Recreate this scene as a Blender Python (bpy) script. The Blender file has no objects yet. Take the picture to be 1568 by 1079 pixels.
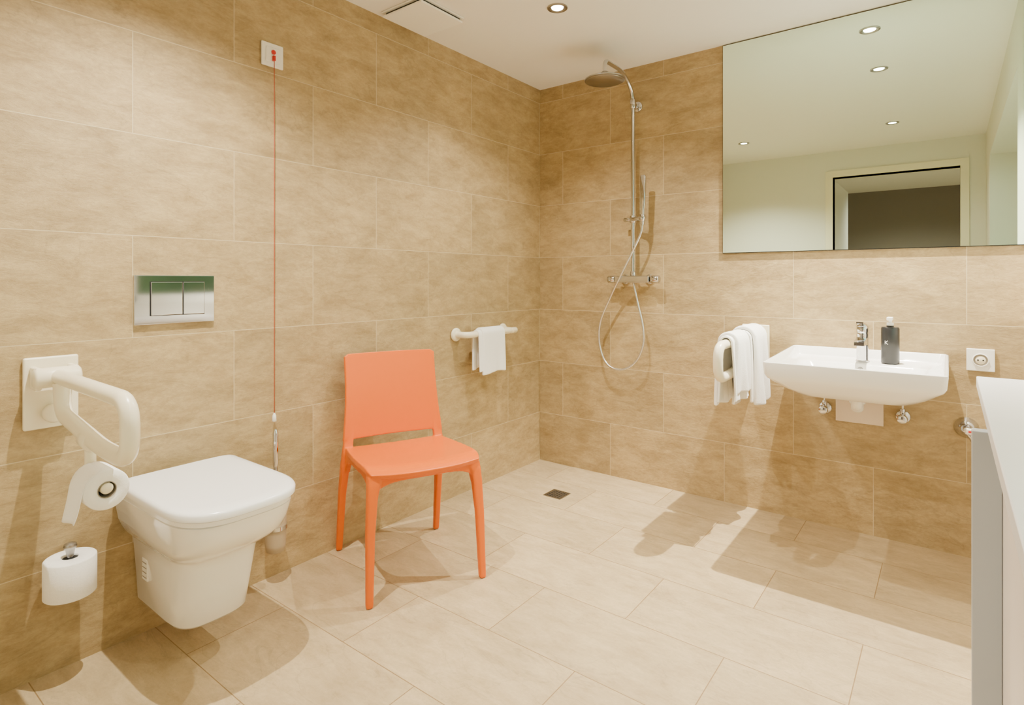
import bpy, bmesh, math, random
from mathutils import Vector, Matrix
random.seed(3)
scene=bpy.context.scene
col=scene.collection
H=2.4; XR=2.36; YB=-3.2

# ---------------- materials ----------------
def srgb(r,g,b):
    f=lambda c:(c/255/12.92) if c/255<=0.04045 else ((c/255+0.055)/1.055)**2.4
    return (f(r),f(g),f(b),1)
def setin(b,names,val):
    for n in names:
        if n in b.inputs:
            b.inputs[n].default_value=val; return
def mat(name,color,rough=0.5,metal=0.0,noise=0.03,nscale=20,bump=0.0,bscale=200,coat=0,emis=None,estr=0,sheen=0,spec=None):
    m=bpy.data.materials.new(name); m.use_nodes=True
    nt=m.node_tree; b=nt.nodes['Principled BSDF']
    b.inputs['Roughness'].default_value=rough; b.inputs['Metallic'].default_value=metal
    tc=nt.nodes.new('ShaderNodeTexCoord')
    n=nt.nodes.new('ShaderNodeTexNoise'); n.inputs['Scale'].default_value=nscale
    nt.links.new(tc.outputs['Object'],n.inputs['Vector'])
    mx=nt.nodes.new('ShaderNodeMix'); mx.data_type='RGBA'
    c=color
    mx.inputs[6].default_value=(c[0]*(1-noise),c[1]*(1-noise),c[2]*(1-noise),1)
    mx.inputs[7].default_value=(min(1,c[0]*(1+noise)),min(1,c[1]*(1+noise)),min(1,c[2]*(1+noise)),1)
    nt.links.new(n.outputs['Fac'],mx.inputs[0]); nt.links.new(mx.outputs[2],b.inputs['Base Color'])
    if bump>0:
        n2=nt.nodes.new('ShaderNodeTexNoise'); n2.inputs['Scale'].default_value=bscale; n2.inputs['Detail'].default_value=4
        nt.links.new(tc.outputs['Object'],n2.inputs['Vector'])
        bp=nt.nodes.new('ShaderNodeBump'); bp.inputs['Strength'].default_value=bump; bp.inputs['Distance'].default_value=0.002
        nt.links.new(n2.outputs['Fac'],bp.inputs['Height']); nt.links.new(bp.outputs['Normal'],b.inputs['Normal'])
    if coat: setin(b,['Coat Weight'],coat)
    if sheen: setin(b,['Sheen Weight'],sheen)
    if spec is not None: setin(b,['Specular IOR Level'],spec)
    if emis: 
        setin(b,['Emission Color'],emis); setin(b,['Emission Strength'],estr)
    return m

def tile_mat(name,uaxis,vaxis,uoff,voff,c1,c2,mortar,rough=0.45,bw=0.667,rh=0.3335,msize=0.0015,rot=38,tv=0.07):
    m=bpy.data.materials.new(name); m.use_nodes=True
    nt=m.node_tree; N=nt.nodes; L=nt.links; b=N['Principled BSDF']
    g=N.new('ShaderNodeNewGeometry'); s=N.new('ShaderNodeSeparateXYZ'); L.new(g.outputs['Position'],s.inputs[0])
    def add(o,v):
        a=N.new('ShaderNodeMath'); a.operation='ADD'; L.new(s.outputs[o],a.inputs[0]); a.inputs[1].default_value=v; return a
    def mrange(src,a0,a1,b0,b1):
        r=N.new('ShaderNodeMapRange'); r.inputs[1].default_value=a0; r.inputs[2].default_value=a1; r.inputs[3].default_value=b0; r.inputs[4].default_value=b1; L.new(src,r.inputs[0]); return r.outputs[0]
    def mul(x,y):
        q=N.new('ShaderNodeMath'); q.operation='MULTIPLY'; L.new(x,q.inputs[0]); L.new(y,q.inputs[1]); return q.outputs[0]
    u=add(uaxis,uoff); v=add(vaxis,voff)
    cb=N.new('ShaderNodeCombineXYZ'); L.new(u.outputs[0],cb.inputs[0]); L.new(v.outputs[0],cb.inputs[1])
    br=N.new('ShaderNodeTexBrick'); br.offset=0.5; br.offset_frequency=2; br.squash=1; br.squash_frequency=2
    br.inputs['Scale'].default_value=1; br.inputs['Mortar Size'].default_value=msize
    br.inputs['Mortar Smooth'].default_value=0.1; br.inputs['Bias'].default_value=0
    br.inputs['Brick Width'].default_value=bw; br.inputs['Row Height'].default_value=rh
    br.inputs['Color1'].default_value=(0,0,0,1); br.inputs['Color2'].default_value=(1,1,1,1); br.inputs['Mortar'].default_value=(0.5,0.5,0.5,1)
    L.new(cb.outputs[0],br.inputs['Vector'])
    vm=N.new('ShaderNodeVectorMath'); vm.operation='MULTIPLY_ADD'
    L.new(br.outputs['Color'],vm.inputs[0]); vm.inputs[1].default_value=(7,5,9); L.new(cb.outputs[0],vm.inputs[2])
    mp=N.new('ShaderNodeMapping'); mp.inputs['Rotation'].default_value=(0,0,math.radians(rot)); mp.inputs['Scale'].default_value=(2.2,5.5,1)
    L.new(vm.outputs[0],mp.inputs['Vector'])
    n1=N.new('ShaderNodeTexNoise'); n1.inputs['Scale'].default_value=3.2; n1.inputs['Detail'].default_value=15; n1.inputs['Roughness'].default_value=0.8; n1.inputs['Distortion'].default_value=0.25
    L.new(mp.outputs[0],n1.inputs['Vector'])
    n2=N.new('ShaderNodeTexNoise'); n2.inputs['Scale'].default_value=3.0; n2.inputs['Detail'].default_value=5
    L.new(vm.outputs[0],n2.inputs['Vector'])
    n3=N.new('ShaderNodeTexNoise'); n3.inputs['Scale'].default_value=1.3; n3.inputs['Detail'].default_value=5; n3.inputs['Distortion'].default_value=0.7
    L.new(mp.outputs[0],n3.inputs['Vector'])
    n4=N.new('ShaderNodeTexNoise'); n4.inputs['Scale'].default_value=90; n4.inputs['Detail'].default_value=3
    L.new(vm.outputs[0],n4.inputs['Vector'])
    sb=N.new('ShaderNodeMath'); sb.operation='SUBTRACT'; L.new(n3.outputs['Fac'],sb.inputs[0]); sb.inputs[1].default_value=0.53
    ab=N.new('ShaderNodeMath'); ab.operation='ABSOLUTE'; L.new(sb.outputs[0],ab.inputs[0])
    rv=mrange(ab.outputs[0],0,0.010,0.86,1.0)
    r1=mrange(n1.outputs['Fac'],0.37,0.63,0,1)
    mA=N.new('ShaderNodeMix'); mA.data_type='RGBA'; mA.inputs[6].default_value=c1; mA.inputs[7].default_value=c2; L.new(r1,mA.inputs[0])
    fac=mul(mul(mul(mrange(br.outputs['Color'],0,1,1-tv,1+tv),mrange(n2.outputs['Fac'],0.3,0.7,0.90,1.10)),rv),mrange(n4.outputs['Fac'],0.3,0.7,0.95,1.05))
    vs=N.new('ShaderNodeVectorMath'); vs.operation='SCALE'; L.new(mA.outputs[2],vs.inputs[0]); L.new(fac,vs.inputs['Scale'])
    mB=N.new('ShaderNodeMix'); mB.data_type='RGBA'; L.new(br.outputs['Fac'],mB.inputs[0]); L.new(vs.outputs[0],mB.inputs[6]); mB.inputs[7].default_value=mortar
    L.new(mB.outputs[2],b.inputs['Base Color'])
    b.inputs['Roughness'].default_value=rough
    bp=N.new('ShaderNodeBump'); bp.inputs['Strength'].default_value=0.6; bp.inputs['Distance'].default_value=0.006
    sub=N.new('ShaderNodeMath'); sub.operation='MULTIPLY_ADD'; L.new(br.outputs['Fac'],sub.inputs[0]); sub.inputs[1].default_value=-0.3; L.new(n1.outputs['Fac'],sub.inputs[2])
    L.new(sub.outputs[0],bp.inputs['Height']); L.new(bp.outputs['Normal'],b.inputs['Normal'])
    return m

WC1=srgb(155,131,89); WC2=srgb(190,166,120); WM=srgb(202,184,144)
M_wl=tile_mat('tile_wall_left','Y','Z',0.0065,-0.310+0.667*10,WC1,WC2,WM)
M_wb=tile_mat('tile_wall_back','X','Z',0.3335-0.175,-0.310+0.667*10,WC1,WC2,WM,rot=-30)
M_fl=tile_mat('tile_floor','X','Y',0.3335-0.232,0.94+0.667*10,srgb(176,153,114),srgb(203,180,140),srgb(146,118,78),rough=0.34,tv=0.035,rot=20)
M_white=mat('paint_white',srgb(222,219,206),0.8,noise=0.01)
M_ceil=mat('paint_ceiling',srgb(238,234,226),0.85,noise=0.01)
M_brown=mat('paint_brown',srgb(128,118,108),0.8,noise=0.02)
M_frame=mat('door_frame_paint',srgb(232,224,196),0.4,noise=0.01)
M_cream=mat('cream_plastic',srgb(244,234,206),0.3,noise=0.01,coat=0.3)
M_porc=mat('porcelain',srgb(248,245,239),0.12,noise=0.01,coat=0.6)
M_lid=mat('lid_white',srgb(252,251,250),0.22,noise=0.005,coat=0.3)
M_chrome=mat('chrome',(0.62,0.62,0.63,1),0.06,1.0,noise=0.01)
M_steel=mat('brushed_steel',(0.42,0.41,0.40,1),0.28,1.0,noise=0.05)
M_grey=mat('grey_panel',srgb(168,172,174),0.4,noise=0.02)
M_orange=mat('orange_plastic',(0.74,0.135,0.0,1),0.3,noise=0.01,bump=0.03,bscale=500,spec=0.3)
M_towel=mat('towel_cotton',srgb(250,248,243),0.95,noise=0.02,bump=0.9,bscale=260,sheen=0.3)
M_paper=mat('paper_white',srgb(252,249,244),0.95,noise=0.01,bump=0.3,bscale=150)
M_core=mat('cardboard',srgb(150,140,125),0.8)
M_black=mat('black_plastic',srgb(32,32,33),0.35)
M_dark=mat('dark_gap',srgb(25,24,22),0.7)
M_plate=mat('white_plastic',srgb(245,242,234),0.3,noise=0.005)
M_frost=mat('frosted_glass',srgb(186,168,140),0.45,noise=0.02)
M_red=mat('red_cord',srgb(170,55,25),0.5)
M_redp=mat('red_plastic',srgb(200,30,15),0.4)
M_hose=mat('hose_metal',(0.7,0.69,0.66,1),0.25,0.9,noise=0.05)
M_counter=mat('counter_white',srgb(240,240,240),0.3,noise=0.005)
M_glow=mat('lamp_glow',(1,1,1,1),0.5,emis=(1,0.93,0.8,1),estr=25)
M_cab=mat('cabinet_pale',srgb(222,214,206),0.45,noise=0.04,nscale=6)
M_mirror=mat('mirror_glass',(0.80,0.95,0.82,1),0.0,1.0,noise=0.0)
M_sticker=mat('beige_plate',srgb(226,208,186),0.35)
M_pane=bpy.data.materials.new('window_pane'); M_pane.use_nodes=True
nt=M_pane.node_tree; nt.nodes.clear()
o=nt.nodes.new('ShaderNodeOutputMaterial'); a=nt.nodes.new('ShaderNodeBsdfTransparent'); g=nt.nodes.new('ShaderNodeBsdfGlossy'); g.inputs['Roughness'].default_value=0.02
mx=nt.nodes.new('ShaderNodeMixShader'); mx.inputs[0].default_value=0.06
nt.links.new(a.outputs[0],mx.inputs[1]); nt.links.new(g.outputs[0],mx.inputs[2]); nt.links.new(mx.outputs[0],o.inputs[0])

# ---------------- helpers ----------------
def smooth(me,ang=40):
    for p in me.polygons: p.use_smooth=True
def mkobj(name,me,parent=None,material=None):
    ob=bpy.data.objects.new(name,me); col.objects.link(ob)
    if material: me.materials.append(material)
    if parent: ob.parent=parent
    return ob
def wnorm(ob):
    m=ob.modifiers.new('wn','WEIGHTED_NORMAL'); m.keep_sharp=True
def empty(name,loc=(0,0,0),rz=0):
    e=bpy.data.objects.new(name,None); col.objects.link(e); e.location=loc; e.rotation_euler=(0,0,rz); e.empty_display_size=0.1; return e
def box(name,lo,hi,material,parent=None,bevel=0,seg=3):
    bm=bmesh.new(); bmesh.ops.create_cube(bm,size=1)
    c=[(lo[i]+hi[i])/2 for i in range(3)]; s=[abs(hi[i]-lo[i]) for i in range(3)]
    for v in bm.verts: v.co=Vector([v.co[i]*s[i]+c[i] for i in range(3)])
    if bevel>0:
        bmesh.ops.bevel(bm,geom=bm.edges[:],offset=bevel,segments=seg,profile=0.5,affect='EDGES')
    me=bpy.data.meshes.new(name); bm.to_mesh(me); bm.free()
    if bevel>0: smooth(me)
    ob=mkobj(name,me,parent,material)
    if bevel>0: wnorm(ob)
    return ob
def boxes(name,lst,material):
    bm=bmesh.new()
    for lo,hi in lst:
        r=bmesh.ops.create_cube(bm,size=1)
        for v in r['verts']:
            v.co=Vector([v.co[i]*abs(hi[i]-lo[i])+(lo[i]+hi[i])/2 for i in range(3)])
    me=bpy.data.meshes.new(name); bm.to_mesh(me); bm.free()
    return mkobj(name,me,None,material)
def loft(name,rings,material,parent=None,cap0=True,cap1=True,closed=True,sub=0,smooth_=True):
    bm=bmesh.new(); vr=[[bm.verts.new(p) for p in r] for r in rings]
    n=len(rings[0])
    for a,b in zip(vr,vr[1:]):
        for i in range(n if closed else n-1):
            j=(i+1)%n
            bm.faces.new((a[i],a[j],b[j],b[i]))
    if cap0: bm.faces.new(vr[0][::-1])
    if cap1: bm.faces.new(vr[-1])
    bmesh.ops.recalc_face_normals(bm,faces=bm.faces)
    me=bpy.data.meshes.new(name); bm.to_mesh(me); bm.free()
    if smooth_: smooth(me)
    ob=mkobj(name,me,parent,material)
    if sub:
        m=ob.modifiers.new('sub','SUBSURF'); m.levels=sub; m.render_levels=sub
    elif smooth_:
        es=ob.modifiers.new('es','EDGE_SPLIT'); es.split_angle=math.radians(50)
    return ob
def frame_of(d):
    d=Vector(d).normalized(); up=Vector((0,0,1)) if abs(d.z)<0.95 else Vector((1,0,0))
    x=d.cross(up).normalized(); y=x.cross(d).normalized(); return x,y
def lathe(name,p0,axis,prof,material,parent=None,n=40):
    p0=Vector(p0); ax=Vector(axis).normalized(); x,y=frame_of(ax)
    rings=[]
    for d,r in prof:
        r=max(r,1e-4)
        rings.append([p0+ax*d+(x*math.cos(2*math.pi*i/n)+y*math.sin(2*math.pi*i/n))*r for i in range(n)])
    return loft(name,rings,material,parent)
def cyl(name,p0,p1,r,material,parent=None,bev=0.0015,n=32):
    L=(Vector(p1)-Vector(p0)).length; b=min(bev,L*0.3,r*0.5)
    return lathe(name,p0,Vector(p1)-Vector(p0),[(0,r-b),(b,r),(L-b,r),(L,r-b)],material,parent,n)
def catmull(pts,steps=10,closed=False):
    P=[Vector(p) for p in pts]; out=[]
    n=len(P)
    for i in range(n-1):
        p0=P[max(i-1,0)];p1=P[i];p2=P[i+1];p3=P[min(i+2,n-1)]
        for s in range(steps):
            t=s/steps
            out.append(0.5*((2*p1)+(-p0+p2)*t+(2*p0-5*p1+4*p2-p3)*t*t+(-p0+3*p1-3*p2+p3)*t**3))
    out.append(P[-1]); return out
def fillet(pts,r,steps=8):
    P=[Vector(p) for p in pts]; out=[P[0]]
    for i in range(1,len(P)-1):
        a=(P[i-1]-P[i]); b=(P[i+1]-P[i]); rr=min(r,a.length*0.49,b.length*0.49)
        a=P[i]+a.normalized()*rr; b=P[i]+b.normalized()*rr
        for s in range(steps+1):
            t=s/steps; out.append((1-t)**2*a+2*(1-t)*t*P[i]+t*t*b)
    out.append(P[-1]); return out
def tube(name,pts,r,material,parent=None,n=20,radii=None):
    P=[Vector(p) for p in pts]; rings=[]
    t0=(P[1]-P[0]).normalized(); x,y=frame_of(t0)
    for i,p in enumerate(P):
        if i==0: t=(P[1]-P[0])
        elif i==len(P)-1: t=P[-1]-P[-2]
        else: t=P[i+1]-P[i-1]
        t.normalize()
        x=(x-t*x.dot(t)).normalized(); y=t.cross(x)
        rr=radii[i] if radii else r
        rings.append([p+(x*math.cos(2*math.pi*k/n)+y*math.sin(2*math.pi*k/n))*rr for k in range(n)])
    return loft(name,rings,material,parent)
def rrect(cx,cy,hx,hy,r,z,n=8):
    pts=[]
    for (sx,sy,a0) in ((1,1,0),(-1,1,90),(-1,-1,180),(1,-1,270)):
        for k in range(n+1):
            a=math.radians(a0+90*k/n)
            pts.append(Vector((cx+sx*(hx-r)+r*math.cos(a),cy+sy*(hy-r)+r*math.sin(a),z)))
    return pts

# ---------------- room shell ----------------
T=0.12
boxes('floor',[((-T,-3.5,-0.1),(XR+0.3,T,0))],M_fl)
boxes('wall_left',[((-T,-3.5,0),(0,T,H))],M_wl)
boxes('wall_back',[((0,0,0),(XR+0.3,T,H))],M_wb)
boxes('ceiling',[((-T,-6.5,H),(XR+1.2,T,H+0.1))],M_ceil)
WY0,WY1,WZ0,WZ1=-2.62,-0.35,1.0,2.12
boxes('wall_right',[((XR,-3.5,0),(XR+0.3,0,WZ0)),((XR,-3.5,WZ1),(XR+0.3,0,H)),((XR,-3.5,WZ0),(XR+0.3,WY0,WZ1)),((XR,WY1,WZ0),(XR+0.3,0,WZ1))],M_white)
DX0,DX1,DZ=1.224,2.19,2.15
boxes('wall_rear',[((0,YB-0.12,0),(DX0,YB,H)),((DX1,YB-0.12,0),(XR,YB,H)),((DX0,YB-0.12,DZ),(DX1,YB,H))],M_white)
boxes('trim_door',[((DX0-0.06,YB-0.14,0),(DX0,YB+0.015,DZ+0.06)),((DX1,YB-0.14,0),(DX1+0.06,YB+0.015,DZ+0.06)),((DX0,YB-0.14,DZ),(DX1,YB+0.015,DZ+0.06))],M_frame)
d=empty('door_1'); box('leaf',(DX0-0.045,-4.26,0.01),(DX0-0.003,YB-0.145,DZ-0.01),M_plate,d,0.003)
tube('handle',fillet([(DX0,-4.18,1.03),(DX0+0.05,-4.18,1.03),(DX0+0.05,-4.06,1.03)],0.02),0.009,M_steel,d)
boxes('floor_hall',[((-T,-6.5,-0.1),(XR+1.2,-3.5,0))],M_fl)
boxes('wall_hall_far',[((0.2,-6.48,0),(3.4,-6.36,H))],M_brown)
boxes('wall_hall_left',[((0.1,-6.4,0),(0.2,-3.5,H))],M_white)
boxes('wall_hall_right',[((3.4,-6.4,0),(3.5,-3.5,H))],M_white)
boxes('wall_hall_near',[((0.1,-3.5,0),(DX0-0.07,-3.33,H)),((DX1+0.07,-3.5,0),(3.5,-3.33,H))],M_white)
w=empty('window_1')
fx=XR+0.2
for i,(lo,hi) in enumerate([((fx,WY0,WZ0),(fx+0.06,WY1,WZ0+0.06)),((fx,WY0,WZ1-0.06),(fx+0.06,WY1,WZ1)),((fx,WY0,WZ0),(fx+0.06,WY0+0.06,WZ1)),((fx,WY1-0.06,WZ0),(fx+0.06,WY1,WZ1)),((fx,-1.52,WZ0),(fx+0.06,-1.44,WZ1))]):
    box('frame_%d'%i,lo,hi,M_plate,w,0.004)
box('pane',(fx+0.028,WY0+0.03,WZ0+0.03),(fx+0.032,WY1-0.03,WZ1-0.03),M_pane,w)

# ---------------- mirror ----------------
mi=empty('wall_mirror')
box('backing',(1.169,-0.006,1.305),(XR-0.002,-0.001,H-0.004),M_dark,mi)
box('glass',(1.172,-0.010,1.308),(XR-0.002,-0.006,H-0.007),M_mirror,mi)

# ---------------- ceiling vent & downlights ----------------
v=empty('ceiling_vent')
box('frame',(0.04,-1.345,H-0.008),(0.305,-1.07,H-0.0005),M_plate,v,0.002)
box('gap',(0.055,-1.33,H-0.02),(0.29,-1.085,H-0.008),M_dark,v)
box('cover',(0.045,-1.34,H-0.028),(0.30,-1.075,H-0.018),M_plate,v,0.003)
def downlight(x,y,power,cone=125,blend=0.9):
    e=empty('recessed_downlight',(x,y,H))
    lathe('trim_ring',(0,0,0),(0,0,-1),[(0.0,0.046),(0.004,0.046),(0.006,0.042),(0.005,0.034),(0.001,0.030)],M_steel,e)
    lathe('lens',(0,0,0.0),(0,0,-1),[(0.001,0.027),(0.003,0.026)],M_glow,e)
    ld=bpy.data.lights.new('spot','SPOT'); ld.energy=power; ld.color=(1.0,0.935,0.80); ld.spot_size=math.radians(cone); ld.spot_blend=blend; ld.shadow_soft_size=0.010
    lo=bpy.data.objects.new('spot_lamp',ld); col.objects.link(lo); lo.parent=e; lo.location=(0,0,-0.022)
downlight(1.805,-0.262,540,100,0.8)
downlight(1.79,-0.91,24)
downlight(0.705,-0.885,115,130)
downlight(0.64,-2.33,235,130)
downlight(1.76,-2.33,40,140)
downlight(1.75,-4.9,260,150)

# ---------------- toilet ----------------
TY=-2.220
def dring(x0,xf,w,z,n=3.2,k=24,rb=0.02):
    xm=max(x0+0.03,xf-w*1.15); pts=[]
    for i in range(k+1):
        a=-math.pi/2+math.pi*i/k
        c=max(0,math.cos(a)); s=math.sin(a)
        pts.append(Vector((xm+(xf-xm)*c**(2/n),TY+w*math.copysign(abs(s)**(2/n),s),z)))
    pts+= [Vector((x0+rb,TY+w,z)),Vector((x0+rb*0.3,TY+w-rb*0.3,z)),Vector((x0,TY+w-rb,z)),Vector((x0,TY-w+rb,z)),Vector((x0+rb*0.3,TY-w+rb*0.3,z)),Vector((x0+rb,TY-w,z))]
    return pts
t=empty('wall_hung_toilet')
S=[(0.118,.31,.097),(0.12,.327,.106),(0.13,.337,.111),(0.22,.360,.116),(0.30,.378,.122),(0.332,.386,.125),(0.345,.396,.131),(0.358,.425,.145),(0.378,.456,.156),(0.405,.490,.166),(0.44,.511,.172),(0.47,.522,.175),(0.484,.525,.176),(0.487,.52,.172)]
loft('bowl',[dring(0.001,xf,w_,z,n=3.4,rb=0.012) for z,xf,w_ in S],M_porc,t)
loft('seat',[dring(0.05,xf,w_,z,n=3.0) for z,xf,w_ in [(0.488,.527,.173),(0.49,.534,.178),(0.503,.536,.180),(0.505,.532,.177)]],M_lid,t)
loft('lid',[dring(0.04,xf,w_,z,n=3.0) for z,xf,w_ in [(0.507,.542,.182),(0.509,.548,.186),(0.524,.549,.187),(0.530,.545,.184),(0.5335,.533,.176),(0.5345,.50,.156),(0.535,.4,.1)]],M_lid,t)
box('hinge_1',(0.012,TY-0.12,0.487),(0.045,TY-0.07,0.512),M_lid,t,0.004)
box('hinge_2',(0.012,TY+0.07,0.487),(0.045,TY+0.12,0.512),M_lid,t,0.004)
box('side_cover',(0.075,TY-0.121,0.215),(0.115,TY-0.1,0.285),M_plate,t,0.002)
for i in range(4):
    box('side_line_%d'%i,(0.08,TY-0.1225,0.225+i*0.015),(0.11,TY-0.12,0.2263+i*0.015),M_core,t)

# flush plate
fp=empty('flush_plate')
box('plate',(0.001,-2.341,1.017),(0.012,-2.085,1.181),M_chrome,fp,0.002)
box('button_surround',(0.012,-2.295,1.045),(0.0135,-2.12,1.16),M_dark,fp)
box('button_large',(0.012,-2.293,1.047),(0.018,-2.195,1.158),M_chrome,fp,0.0015)
box('button_small',(0.012,-2.192,1.047),(0.018,-2.122,1.158),M_chrome,fp,0.0015)

# ---------------- folding grab rail ----------------
def folding_rail(loc,rz,name='folding_grab_rail'):
    e=empty(name,loc,rz)
    box('wall_plate',(0.001,-0.066,0.73),(0.016,0.066,0.94),M_cream,e,0.006)
    box('bracket_1',(0.014,-0.052,0.85),(0.075,-0.036,0.915),M_cream,e,0.006)
    box('bracket_2',(0.014,0.036,0.85),(0.075,0.052,0.915),M_cream,e,0.006)
    cyl('pivot',(0.065,-0.055,0.885),(0.065,0.055,0.885),0.029,M_cream,e,0.006)
    cyl('stop_boss',(0.014,0,0.775),(0.05,0,0.775),0.026,M_cream,e,0.006)
    pts=fillet([(0.07,0,0.887),(0.605,0,0.882),(0.605,0,0.742),(0.44,0,0.742),(0.12,0,0.785),(0.105,0,0.87)],0.062,10)
    tube('rail',pts,0.0205,M_cream,e)
    box('web',(0.085,-0.012,0.79),(0.125,0.012,0.88),M_cream,e,0.006)
    return e
folding_rail((0,-2.557,0),0)
folding_rail((1.335,0,0),-math.pi/2)

ph=empty('toilet_roll_holder',(-0.045,-2.557,0))
cyl('stem',(0.385,0,0.728),(0.385,0,0.655),0.013,M_cream,ph,0.003)
cyl('collar',(0.36,0,0.751),(0.41,0,0.745),0.0250,M_cream,ph,0.004)
cyl('spindle',(0.375,0,0.648),(0.508,0,0.648),0.014,M_cream,ph,0.004)
def roll(parent,p0,ax,L,R,r,m=M_paper):
    lathe('paper_roll',p0,ax,[(0.0,r),(0.0,R-0.003),(0.003,R),(L-0.003,R),(L,R-0.003),(L,r),(L-0.001,r-0.001),(0.0,r-0.001)],m,parent,64)
roll(ph,(0.405,0,0.645),(1,0,0),0.1,0.050,0.021)
lathe('core',(0.404,0,0.645),(1,0,0),[(0,0.0205),(0.102,0.0205),(0.102,0.019),(0,0.019)],M_core,ph)
rows=[]
prof=[(-0.010,0.696),(-0.030,0.689),(-0.046,0.670),(-0.054,0.645),(-0.057,0.62),(-0.063,0.59),(-0.067,0.565)]
for i,(yy,zz) in enumerate(prof):
    rows.append([Vector((0.406+0.098*k/8,yy+0.004*math.sin(k*0.9+i*0.5)*(i/6),zz+(0.012*k/8 if i==6 else 0))) for k in range(9)])
so=loft('loose_sheet',rows,M_paper,ph,False,False,False,sub=1); sm=so.modifiers.new('s','SOLIDIFY'); sm.thickness=0.0012

sp=empty('spare_toilet_roll')
cyl('wall_mount',(0.001,-2.53,0.235),(0.012,-2.53,0.235),0.022,M_chrome,sp)
tube('pin',fillet([(0.01,-2.53,0.235),(0.080,-2.53,0.235),(0.080,-2.53,0.39)],0.02),0.008,M_chrome,sp)
roll(sp,(0.080,-2.53,0.25),(0,0,1),0.108,0.064,0.021)
cyl('dark_core',(0.080,-2.53,0.30),(0.080,-2.53,0.354),0.0205,M_dark,sp)
lathe('pin_cap',(0.080,-2.53,0.362),(0,0,1),[(0,0.009),(0.018,0.012),(0.026,0.017),(0.034,0.015),(0.038,0.006)],M_steel,sp)

tb=empty('toilet_brush',(0.065,-1.88,0))
lathe('holder',(0,0,0.125),(0,0,1),[(0,0.025),(0.006,0.034),(0.03,0.038),(0.14,0.040),(0.142,0.037),(0.03,0.035)],M_frost,tb)
cyl('handle',(0,0,0.25),(0,0,0.59),0.0075,M_steel,tb)
lathe('grip',(0,0,0.45),(0,0,1),[(0,0.008),(0.01,0.0105),(0.13,0.0105),(0.145,0.004)],M_chrome,tb)
cyl('lid_disc',(0,0,0.268),(0,0,0.276),0.040,M_chrome,tb)
box('bracket',(-0.064,-0.012,0.20),(-0.04,0.012,0.235),M_chrome,tb,0.003)
lathe('ring',(0,0,0.215),(0,0,1),[(0,0.040),(0,0.043),(0.014,0.043),(0.014,0.040)],M_chrome,tb)

pc=empty('emergency_pull_cord',(0,-1.859,0))
box('plate',(0.001,-0.045,2.0),(0.010,0.045,2.092),M_plate,pc,0.003)
box('inner_plate',(0.010,-0.03,2.017),(0.014,0.03,2.075),M_plate,pc,0.002)
cyl('red_button',(0.013,0,2.056),(0.019,0,2.056),0.009,M_redp,pc)
box('outlet',(0.012,-0.005,2.022),(0.024,0.005,2.042),M_redp,pc,0.002)
cyl('cord',(0.020,0,2.03),(0.020,0,0.63),0.0014,M_red,pc,0.0003,10)
lathe('tip',(0.020,0,0.645),(0,0,-1),[(0,0.003),(0.01,0.007),(0.03,0.0085),(0.035,0.004)],M_plate,pc)

# ---------------- orange chair: parts fused into one moulded shell ----------------
parts=[]
def leg(name,pts):
    rings=[]
    for x,y,z,hx,hy in pts: rings.append(rrect(x,y,hx,hy,min(hx,hy)*0.4,z,4))
    ob=loft(name,rings,M_orange); ob.modifiers.clear(); parts.append(ob)
for s,nm in ((1,'l'),(-1,'r')):
    leg('leg_front_'+nm,[(0.252,s*0.2225,0.001,.0115,.0115),(0.25,s*0.222,0.01,.013,.013),(0.238,s*0.216,0.25,.016,.016),(0.229,s*0.207,0.38,.019,.019),(0.221,s*0.200,0.425,.023,.023),(0.210,s*0.192,0.452,.028,.028)])
    leg('leg_rear_'+nm,[(-0.252,s*0.2225,0.001,.0115,.0115),(-0.25,s*0.222,0.01,.013,.013),(-0.212,s*0.218,0.25,.018,.015),(-0.184,s*0.212,0.38,.020,.018),(-0.174,s*0.205,0.44,.017,.020),(-0.176,s*0.200,0.475,.0105,.0205),(-0.179,s*0.1995,0.50,.0085,.0205),(-0.184,s*0.199,0.54,.0065,.019)])
nu,nv=20,20
def seat_z(f,s):
    z=0.456+0.028*f-0.010*math.sin(math.pi*min(f*1.1,1))*(1-s*s)+0.004*s*s
    if f>0.82: z-=0.045*((f-0.82)/0.18)**2*0.5
    return z
bm=bmesh.new(); V=[]
for i in range(nu+1):
    f=i/nu; row=[]
    for j in range(nv+1):
        s=-1+2*j/nv
        hw=0.212+0.014*math.sin(math.pi*min(1,f*0.75))
        if f>0.9: hw-=0.008*((f-0.9)/0.1)**2
        x=-0.182+(0.425+0.03*(1-abs(s)**2.4))*f
        row.append(bm.verts.new((x,s*hw,seat_z(f,s))))
    V.append(row)
for i in range(nu):
    for j in range(nv): bm.faces.new((V[i][j],V[i+1][j],V[i+1][j+1],V[i][j+1]))
bmesh.ops.recalc_face_normals(bm,faces=bm.faces)
me=bpy.data.meshes.new('seat'); bm.to_mesh(me); bm.free()
so=mkobj('seat',me,None,M_orange); parts.append(so)
md=so.modifiers.new('s','SOLIDIFY'); md.thickness=0.022; md.offset=-1 if me.polygons[0].normal.z>0 else 1
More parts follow.
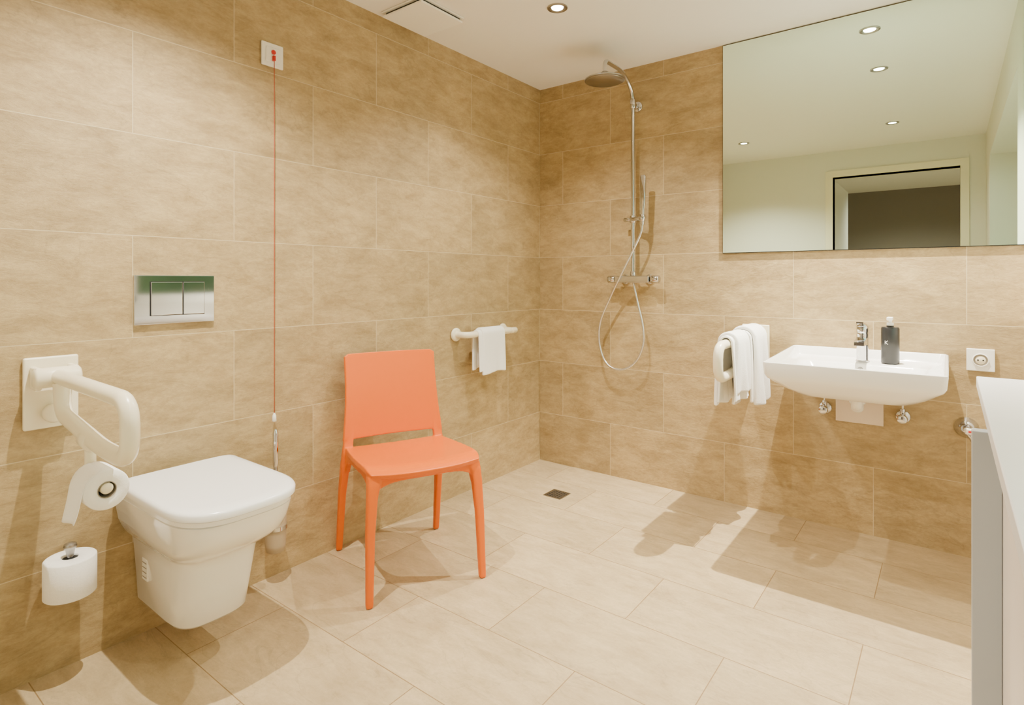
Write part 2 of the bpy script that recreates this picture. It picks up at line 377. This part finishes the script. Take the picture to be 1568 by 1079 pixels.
def apron(name,p0,p1,ztop0,ztop1,dend,dmid,th,bow=0.0):
    p0=Vector(p0);p1=Vector(p1);d=(p1-p0);dn=Vector((-d.y,d.x)).normalized(); rings=[]
    for i in range(25):
        t=i/24; c=p0+d*t; zt=ztop0+(ztop1-ztop0)*t
        dep=dmid+(dend-dmid)*abs(2*t-1)**4.5
        c=c+dn*bow*(1-(2*t-1)**2)
        a=c+dn*th/2;b=c-dn*th/2
        rings.append([Vector((a.x,a.y,zt)),Vector((b.x,b.y,zt)),Vector((b.x,b.y,zt-dep)),Vector((a.x,a.y,zt-dep))])
    ob=loft(name,rings,M_orange); ob.modifiers.clear(); parts.append(ob)
apron('apron_side_l',(-0.17,0.203),(0.21,0.200),0.448,0.462,0.095,0.026,0.022,0.008)
apron('apron_side_r',(-0.17,-0.203),(0.21,-0.200),0.448,0.462,0.095,0.026,0.022,-0.008)
apron('apron_front',(0.220,0.2),(0.220,-0.2),0.457,0.457,0.065,0.024,0.022,0.024)
bm=bmesh.new(); V=[]; nu,nv=18,24
def br_pt(t,s):
    z0=0.490
    z=z0+(0.845-z0)*t
    hw=0.221-0.016*t -0.007*math.sin(math.pi*t)
    x=-0.174-0.050*t-0.012*t*t-0.022*(1-s*s)
    if t>0.93:
        zc=(t-0.93)/0.07; z-=0.012*(max(0,abs(s)-0.92)/0.08)**2*zc
    return Vector((x,s*hw,z))
for i in range(nu+1):
    V.append([bm.verts.new(br_pt(i/nu,-1+2*j/nv)) for j in range(nv+1)])
for i in range(nu):
    for j in range(nv): bm.faces.new((V[i][j],V[i+1][j],V[i+1][j+1],V[i][j+1]))
me=bpy.data.meshes.new('backrest'); bm.to_mesh(me); bm.free()
bo=mkobj('backrest',me,None,M_orange); parts.append(bo)
md=bo.modifiers.new('s','SOLIDIFY'); md.thickness=0.018; md.offset=0
bpy.context.view_layer.update()
dg=bpy.context.evaluated_depsgraph_get()
bm=bmesh.new()
for p in parts:
    me=bpy.data.meshes.new_from_object(p.evaluated_get(dg)); bm.from_mesh(me); bpy.data.meshes.remove(me)
for p in parts: bpy.data.objects.remove(p,do_unlink=True)
me=bpy.data.meshes.new('plastic_chair'); bm.to_mesh(me); bm.free()
me.materials.clear()
chair=mkobj('plastic_chair',me,None,M_orange)
chair.location=(0.343,-1.4615,0); chair.rotation_euler=(0,0,math.atan2(-0.407,0.913))
md=chair.modifiers.new('fuse','REMESH'); md.mode='VOXEL'; md.voxel_size=0.003; md.use_smooth_shade=True
md=chair.modifiers.new('soft','SMOOTH'); md.factor=0.5; md.iterations=8

# ---------------- towels ----------------
def towel(parent,name,axis_pt,along,side,half_gap,y0,y1,zbar,zf,zb,th=0.014,seed=0,amp=0.006,flare=0.0):
    A=Vector(along);Sd=Vector(side);P=Vector(axis_pt); rnd=random.Random(seed)
    prof=[]; n=14
    for i in range(n+1): prof.append((half_gap,zf+(zbar-zf)*i/n,1-i/n))
    for i in range(1,9):
        a=math.pi*i/9; prof.append((half_gap*math.cos(a),zbar+half_gap*math.sin(a),0))
    for i in range(n+1): prof.append((-half_gap,zbar+(zb-zbar)*i/n,i/n))
    ph=[rnd.uniform(0,6) for _ in range(4)]
    rings=[]; m=14
    for (o_,z,h) in prof:
        row=[]
        for j in range(m+1):
            u=j/m
            l=y0+(y1-y0)*u; l=(l-(y0+y1)/2)*(1+flare*h)+(y0+y1)/2
            sg=1 if o_>0 else -1
            w_=amp*h*(math.sin(u*9+ph[0]+z*6)+0.6*math.sin(u*17+ph[1]))+sg*amp*0.8*h
            zz=z+0.006*math.sin(u*5+ph[2])*h
            row.append(P*1.0+A*l+Sd*(o_+w_)+Vector((0,0,zz)))
        rings.append(row)
    ob=loft(name,rings,M_towel,parent,False,False,False,smooth_=True)
    ob.modifiers.clear()
    md=ob.modifiers.new('s','SOLIDIFY'); md.thickness=th; md.offset=0
    md=ob.modifiers.new('b','BEVEL'); md.width=th*0.4; md.segments=3; md.limit_method='ANGLE'; md.angle_limit=math.radians(60)
    md=ob.modifiers.new('u','SUBSURF'); md.levels=1; md.render_levels=1
    return ob
gb=empty('wall_grab_bar')
GZ=0.872
tube('bar',fillet([(0.005,-0.81,GZ),(0.085,-0.81,GZ),(0.085,-0.405,GZ),(0.005,-0.405,GZ)],0.04,10),0.0175,M_cream,gb)
cyl('flange_1',(0.001,-0.81,GZ),(0.02,-0.81,GZ),0.036,M_cream,gb,0.006)
cyl('flange_2',(0.001,-0.405,GZ),(0.02,-0.405,GZ),0.036,M_cream,gb,0.006)
lathe('cap',(0.085,-0.42,GZ),(0,1,0),[(0,0.0175),(0.04,0.0175),(0.046,0.013)],M_cream,gb)
t1=empty('hand_towel')
towel(t1,'cloth',(0.085,0,0),(0,1,0),(1,0,0),0.028,-0.71,-0.52,GZ,0.655,0.70,0.016,1,0.004)
towel(t1,'cloth_fold',(0.085,0,0),(0,1,0),(1,0,0),0.021,-0.735,-0.60,GZ,0.675,0.68,0.008,5,0.006)
t2=empty('bath_towel')
towel(t2,'cloth',(1.335,0,0),(0,1,0),(1,0,0),0.038,-0.47,-0.29,0.888,0.66,0.60,0.018,2,0.010,0.2)
towel(t2,'cloth_fold',(1.335,0,0),(0,1,0),(1,0,0),0.027,-0.50,-0.31,0.888,0.63,0.62,0.010,9,0.012,0.15)
t3=empty('bath_towel')
towel(t3,'cloth',(1.345,0,0),(0,1,0),(1,0,0),0.052,-0.27,-0.07,0.89,0.58,0.60,0.02,4,0.012,0.1)
towel(t3,'cloth_fold',(1.345,0,0),(0,1,0),(1,0,0),0.034,-0.28,-0.09,0.89,0.60,0.58,0.014,7,0.008,0.1)

# ---------------- shower ----------------
sh=empty('rain_shower_set')
SX=0.686; SY=-0.065
pts=fillet([(SX,SY,1.175),(SX,SY,2.235),(SX,-0.19,2.315),(SX,-0.40,2.315),(SX,-0.40,2.245)],0.09,10)
tube('riser',pts,0.0115,M_chrome,sh)
lathe('rose',(SX,-0.40,2.205),(0,0,1),[(0,0.100),(0.002,0.105),(0.008,0.105),(0.012,0.098),(0.018,0.03),(0.045,0.02),(0.05,0.012)],M_steel,sh,56)
cyl('rose_face',(SX,-0.40,2.2035),(SX,-0.40,2.206),0.096,M_steel,sh)
cyl('upper_bracket',(SX,-0.004,2.165),(SX,SY-0.012,2.165),0.013,M_chrome,sh)
cyl('upper_flange',(SX,-0.001,2.165),(SX,-0.012,2.165),0.03,M_chrome,sh,0.004)
cyl('bracket_clamp',(SX,SY,2.14),(SX,SY,2.19),0.017,M_chrome,sh)
box('mixer_bar',(SX-0.105,SY-0.026,1.15),(SX+0.105,SY+0.024,1.19),M_chrome,sh,0.006)
cyl('knob_1',(SX-0.158,SY,1.17),(SX-0.108,SY,1.17),0.022,M_chrome,sh,0.004)
cyl('knob_2',(SX+0.108,SY,1.17),(SX+0.158,SY,1.17),0.022,M_chrome,sh,0.004)
for i,dx in enumerate((-0.075,0.075)):
    cyl('inlet_%d'%i,(SX+dx,-0.002,1.17),(SX+dx,SY+0.02,1.17),0.014,M_chrome,sh)
    cyl('inlet_flange_%d'%i,(SX+dx,-0.001,1.17),(SX+dx,-0.012,1.17),0.028,M_chrome,sh,0.004)
cyl('riser_base',(SX,SY,1.185),(SX,SY,1.215),0.017,M_chrome,sh)
cyl('slider',(SX,SY,1.49),(SX,SY,1.53),0.019,M_chrome,sh)
cyl('slider_knob',(SX-0.055,SY,1.51),(SX,SY,1.51),0.012,M_chrome,sh)
cyl('slider_arm',(SX,SY-0.01,1.51),(SX+0.07,SY-0.03,1.51),0.012,M_chrome,sh)
cyl('cradle',(SX+0.07,SY-0.03,1.495),(SX+0.072,SY-0.03,1.53),0.017,M_chrome,sh)
rings=[]
for z,hx,hy in [(1.47,.008,.008),(1.48,.011,.010),(1.56,.011,.010),(1.60,.016,.010),(1.74,.017,.010),(1.748,.012,.006)]:
    rings.append(rrect(SX+0.072+(z-1.5)*0.03,SY-0.03-(z-1.5)*0.03,hx,hy,min(hx,hy)*0.8,z,5))
loft('hand_shower',rings,M_chrome,sh)
hp=[(SX,SY,1.155),(.698,-.07,1.12),(.72,-.072,1.03),(.752,-.075,.90),(.75,-.075,.79),(.70,-.075,.695),(.606,-.07,.647),(.518,-.07,.68),(.474,-.07,.79),(.484,-.075,.92),(.555,-.085,1.068),(.64,-.1,1.216),(.70,-.1,1.326),(.747,-.098,1.42),(SX+0.071,-.095,1.475)]
tube('hose',catmull(hp,10),0.0065,M_hose,sh,12)

fd=empty('floor_drain',(0.422,-0.451,0))
box('frame',(-0.055,-0.055,0.0002),(0.055,0.055,0.003),M_steel,fd,0.0008)
box('well',(-0.046,-0.046,0.003),(0.046,0.046,0.0034),M_dark,fd)
for i in range(6):
    o_=-0.04+i*0.016
    box('bar_%d'%i,(o_-0.0025,-0.046,0.0034),(o_+0.0025,0.046,0.0044),M_steel,fd)
for i in range(4):
    o_=-0.034+i*0.0226
    box('crossbar_%d'%i,(-0.046,o_-0.002,0.0034),(0.046,o_+0.002,0.0042),M_steel,fd)

# ---------------- wash basin ----------------
wb=empty('wash_basin')
CX=1.812
R=[]
for (cy,hx,hy,r,z) in [(-.31,.06,.06,.05,.682),(-.32,.15,.14,.09,.686),(-.32,.205,.20,.09,.698),(-.31,.245,.245,.07,.725),(-.298,.278,.275,.045,.752),(-.296,.293,.286,.03,.765),(-.2955,.301,.2905,.022,.780),(-.295,.305,.2925,.018,.824),(-.295,.303,.291,.016,.829),(-.295,.297,.285,.016,.831),(-.295,.291,.279,.018,.828),(-.295,.284,.271,.020,.812),(-.2955,.277,.264,.022,.806),(-.362,.245,.188,.05,.803),(-.365,.236,.180,.055,.797),(-.365,.215,.160,.07,.745),(-.36,.17,.12,.08,.715),(-.35,.09,.07,.06,.706),(-.34,.025,.025,.024,.702)]:
    rr=rrect(CX,cy,hx,hy,r,z,8)
    if z>0.82:
        for p in rr: p.z+=0.018*max(0,(p.y+0.585)/0.58)
    R.append(rr)
loft('basin',R,M_porc,wb)
cyl('waste_ring',(CX,-0.34,0.7015),(CX,-0.34,0.706),0.03,M_chrome,wb)
cyl('overflow',(CX,-0.183,0.778),(CX,-0.195,0.775),0.012,M_steel,wb)
cyl('overflow_hole',(CX,-0.195,0.7745),(CX,-0.1965,0.7743),0.008,M_dark,wb)
fa=empty('basin_faucet',(CX,-0.115,0))
lathe('body',(0,0,0.8055),(0,0,1),[(0,0.026),(0.004,0.027),(0.006,0.0235),(0.11,0.0235),(0.118,0.024),(0.125,0.023)],M_chrome,fa)
loft('spout',[[Vector((sx*w_,yy,zz+sz*hh)) for sx,sz in ((1,1),(-1,1),(-1,-1),(1,-1))] for yy,zz,w_,hh in [(0.01,.895,.021,.018),(-.05,.897,.020,.014),(-.12,.893,.019,.009),(-.125,.892,.018,.007)]],M_chrome,fa)
lathe('cap',(0,0,0.925),(0,0,1),[(0,0.022),(0.015,0.024),(0.035,0.024),(0.04,0.02)],M_chrome,fa)
loft('lever',[[Vector((sx*w_,yy,zz+sz*hh)) for sx,sz in ((1,1),(-1,1),(-1,-1),(1,-1))] for yy,zz,w_,hh in [(0.022,.962,.018,.006),(-.03,.968,.018,.005),(-.10,.982,.013,.003)]],M_chrome,fa)
sd=empty('soap_dispenser',(1.915,-0.118,0))
lathe('bottle',(0,0,0.806),(0,0,1),[(0,0.031),(0.003,0.034),(0.15,0.034),(0.156,0.031),(0.158,0.014),(0.163,0.014)],M_black,sd)
lathe('pump_collar',(0,0,0.966),(0,0,1),[(0,0.013),(0.014,0.013),(0.016,0.006),(0.028,0.006)],M_plate,sd)
box('pump_head',(-0.011,-0.035,0.992),(0.011,0.011,1.006),M_plate,sd,0.003)
a_=math.radians(-90-20)
def mark(p0,p1,nm):
    def pt(u,z):
        an=a_+u/0.034; return Vector((0.0343*math.cos(an),0.0343*math.sin(an),z))
    tube(nm,[pt(*p0),pt(*p1)],0.0011,M_plate,sd,6)
mark((-0.005,0.905),(-0.005,0.889),'mark_1'); mark((-0.004,0.897),(0.005,0.905),'mark_2'); mark((-0.003,0.898),(0.006,0.889),'mark_3')

pl=empty('basin_drain_trap')
box('cover_plate',(1.692,-0.008,0.505),(1.882,-0.001,0.665),M_sticker,pl,0.002)
tube('pipe',fillet([(CX,-0.31,0.678),(CX,-0.31,0.64),(CX-0.02,-0.10,0.62),(CX-0.03,-0.008,0.62)],0.05),0.02,M_plate,pl)
lathe('trap_cup',(CX-0.025,-0.07,0.57),(0,0,1),[(0,0.015),(0.01,0.024),(0.035,0.026),(0.04,0.032),(0.06,0.032),(0.075,0.022)],M_plate,pl)
for x in (1.649,1.955):
    av=empty('angle_valve',(x,0,0.56))
    cyl('flange',(0,-0.001,0),(0,-0.012,0),0.028,M_chrome,av,0.004)
    cyl('body',(0,-0.012,0),(0,-0.055,0),0.013,M_chrome,av)
    lathe('handwheel',(0,-0.055,0),(0,-1,0),[(0,0.012),(0.003,0.02),(0.022,0.018),(0.025,0.012)],M_chrome,av)
    cyl('nut',(0,-0.035,0.012),(0,-0.035,0.04),0.010,M_chrome,av)
    tube('supply_hose',fillet([(0,-0.035,0.04),(0,-0.035,0.10),((CX-x)*0.2,-0.06,0.13)],0.03),0.0045,M_hose,av,10)

so=empty('wall_socket',(2.221,0,0.833))
box('plate',(-0.046,-0.010,-0.046),(0.046,-0.001,0.046),M_plate,so,0.003)
lathe('well_ring',(0,-0.0095,0),(0,-1,0),[(0,0.027),(0.004,0.026),(0.004,0.024),(0,0.0235)],M_plate,so)
cyl('recess',(0,-0.0098,0),(0,-0.0108,0),0.0238,M_core,so,0.0001)
cyl('recess_centre',(0,-0.0105,0),(0,-0.0118,0),0.017,M_cream,so,0.0001)
for i,dx in enumerate((-0.0085,0.0085)):
    cyl('pin_hole_%d'%i,(dx,-0.0115,0),(dx,-0.0124,0),0.003,M_dark,so,0.0001)
va=empty('appliance_valve',(2.175,0,0.545))
lathe('flange',(0,-0.001,0),(0,-1,0),[(0,0.043),(0.004,0.043),(0.02,0.025),(0.03,0.018)],M_chrome,va)
cyl('stem',(0,-0.03,0),(0,-0.07,0),0.013,M_chrome,va)
cyl('outlet',(0,-0.05,0),(0.025,-0.055,-0.045),0.011,M_chrome,va)
box('handle',(-0.006,-0.085,-0.012),(0.05,-0.068,0.012),M_plate,va,0.004)
box('handle_mark',(0.005,-0.0865,-0.004),(0.03,-0.0848,0.004),M_redp,va)

vc=empty('vanity_cabinet')
box('countertop',(2.178,-2.95,0.87),(XR-0.002,-1.045,0.90),M_counter,vc,0.003)
box('body',(2.202,-2.9,0.0),(XR-0.002,-1.60,0.868),M_cab,vc,0.002)
box('end_panel',(2.155,-1.62,0.0),(2.2015,-1.59,0.866),M_grey,vc,0.002)
for i in range(2):
    box('door_gap_%d'%i,(2.2005,-2.06-0.42*i,0.02),(2.2025,-2.056-0.42*i,0.85),M_dark,vc)

# ---------------- world: pale sky above a leafy treeline ----------------
wd=bpy.data.worlds.new('World'); scene.world=wd; wd.use_nodes=True
nt=wd.node_tree; bg=nt.nodes['Background']
tc=nt.nodes.new('ShaderNodeTexCoord'); sp_=nt.nodes.new('ShaderNodeSeparateXYZ'); nt.links.new(tc.outputs['Generated'],sp_.inputs[0])
no=nt.nodes.new('ShaderNodeTexNoise'); no.inputs['Scale'].default_value=14; no.inputs['Detail'].default_value=6; nt.links.new(tc.outputs['Generated'],no.inputs['Vector'])
ad=nt.nodes.new('ShaderNodeMath'); ad.operation='MULTIPLY_ADD'; nt.links.new(no.outputs['Fac'],ad.inputs[0]); ad.inputs[1].default_value=0.12; nt.links.new(sp_.outputs['Z'],ad.inputs[2])
cr=nt.nodes.new('ShaderNodeMapRange'); cr.inputs[1].default_value=0.10; cr.inputs[2].default_value=0.22; nt.links.new(ad.outputs[0],cr.inputs[0])
mg=nt.nodes.new('ShaderNodeMix'); mg.data_type='RGBA'; mg.inputs[6].default_value=(0.01,0.03,0.009,1); mg.inputs[7].default_value=(0.06,0.12,0.045,1); nt.links.new(no.outputs['Fac'],mg.inputs[0])
ms=nt.nodes.new('ShaderNodeMix'); ms.data_type='RGBA'; nt.links.new(cr.outputs[0],ms.inputs[0]); nt.links.new(mg.outputs[2],ms.inputs[6]); ms.inputs[7].default_value=(0.62,1.0,0.74,1)
nt.links.new(ms.outputs[2],bg.inputs[0]); bg.inputs[1].default_value=3.0
cam=bpy.data.cameras.new('cam'); co=bpy.data.objects.new('camera',cam); col.objects.link(co)
co.location=(2.121,-3.079,1.164); co.rotation_euler=(math.radians(90),0,math.radians(37.36))
cam.sensor_fit='HORIZONTAL'; cam.sensor_width=36; cam.lens=20.18; cam.shift_y=-0.0705; cam.clip_start=0.01
scene.camera=co
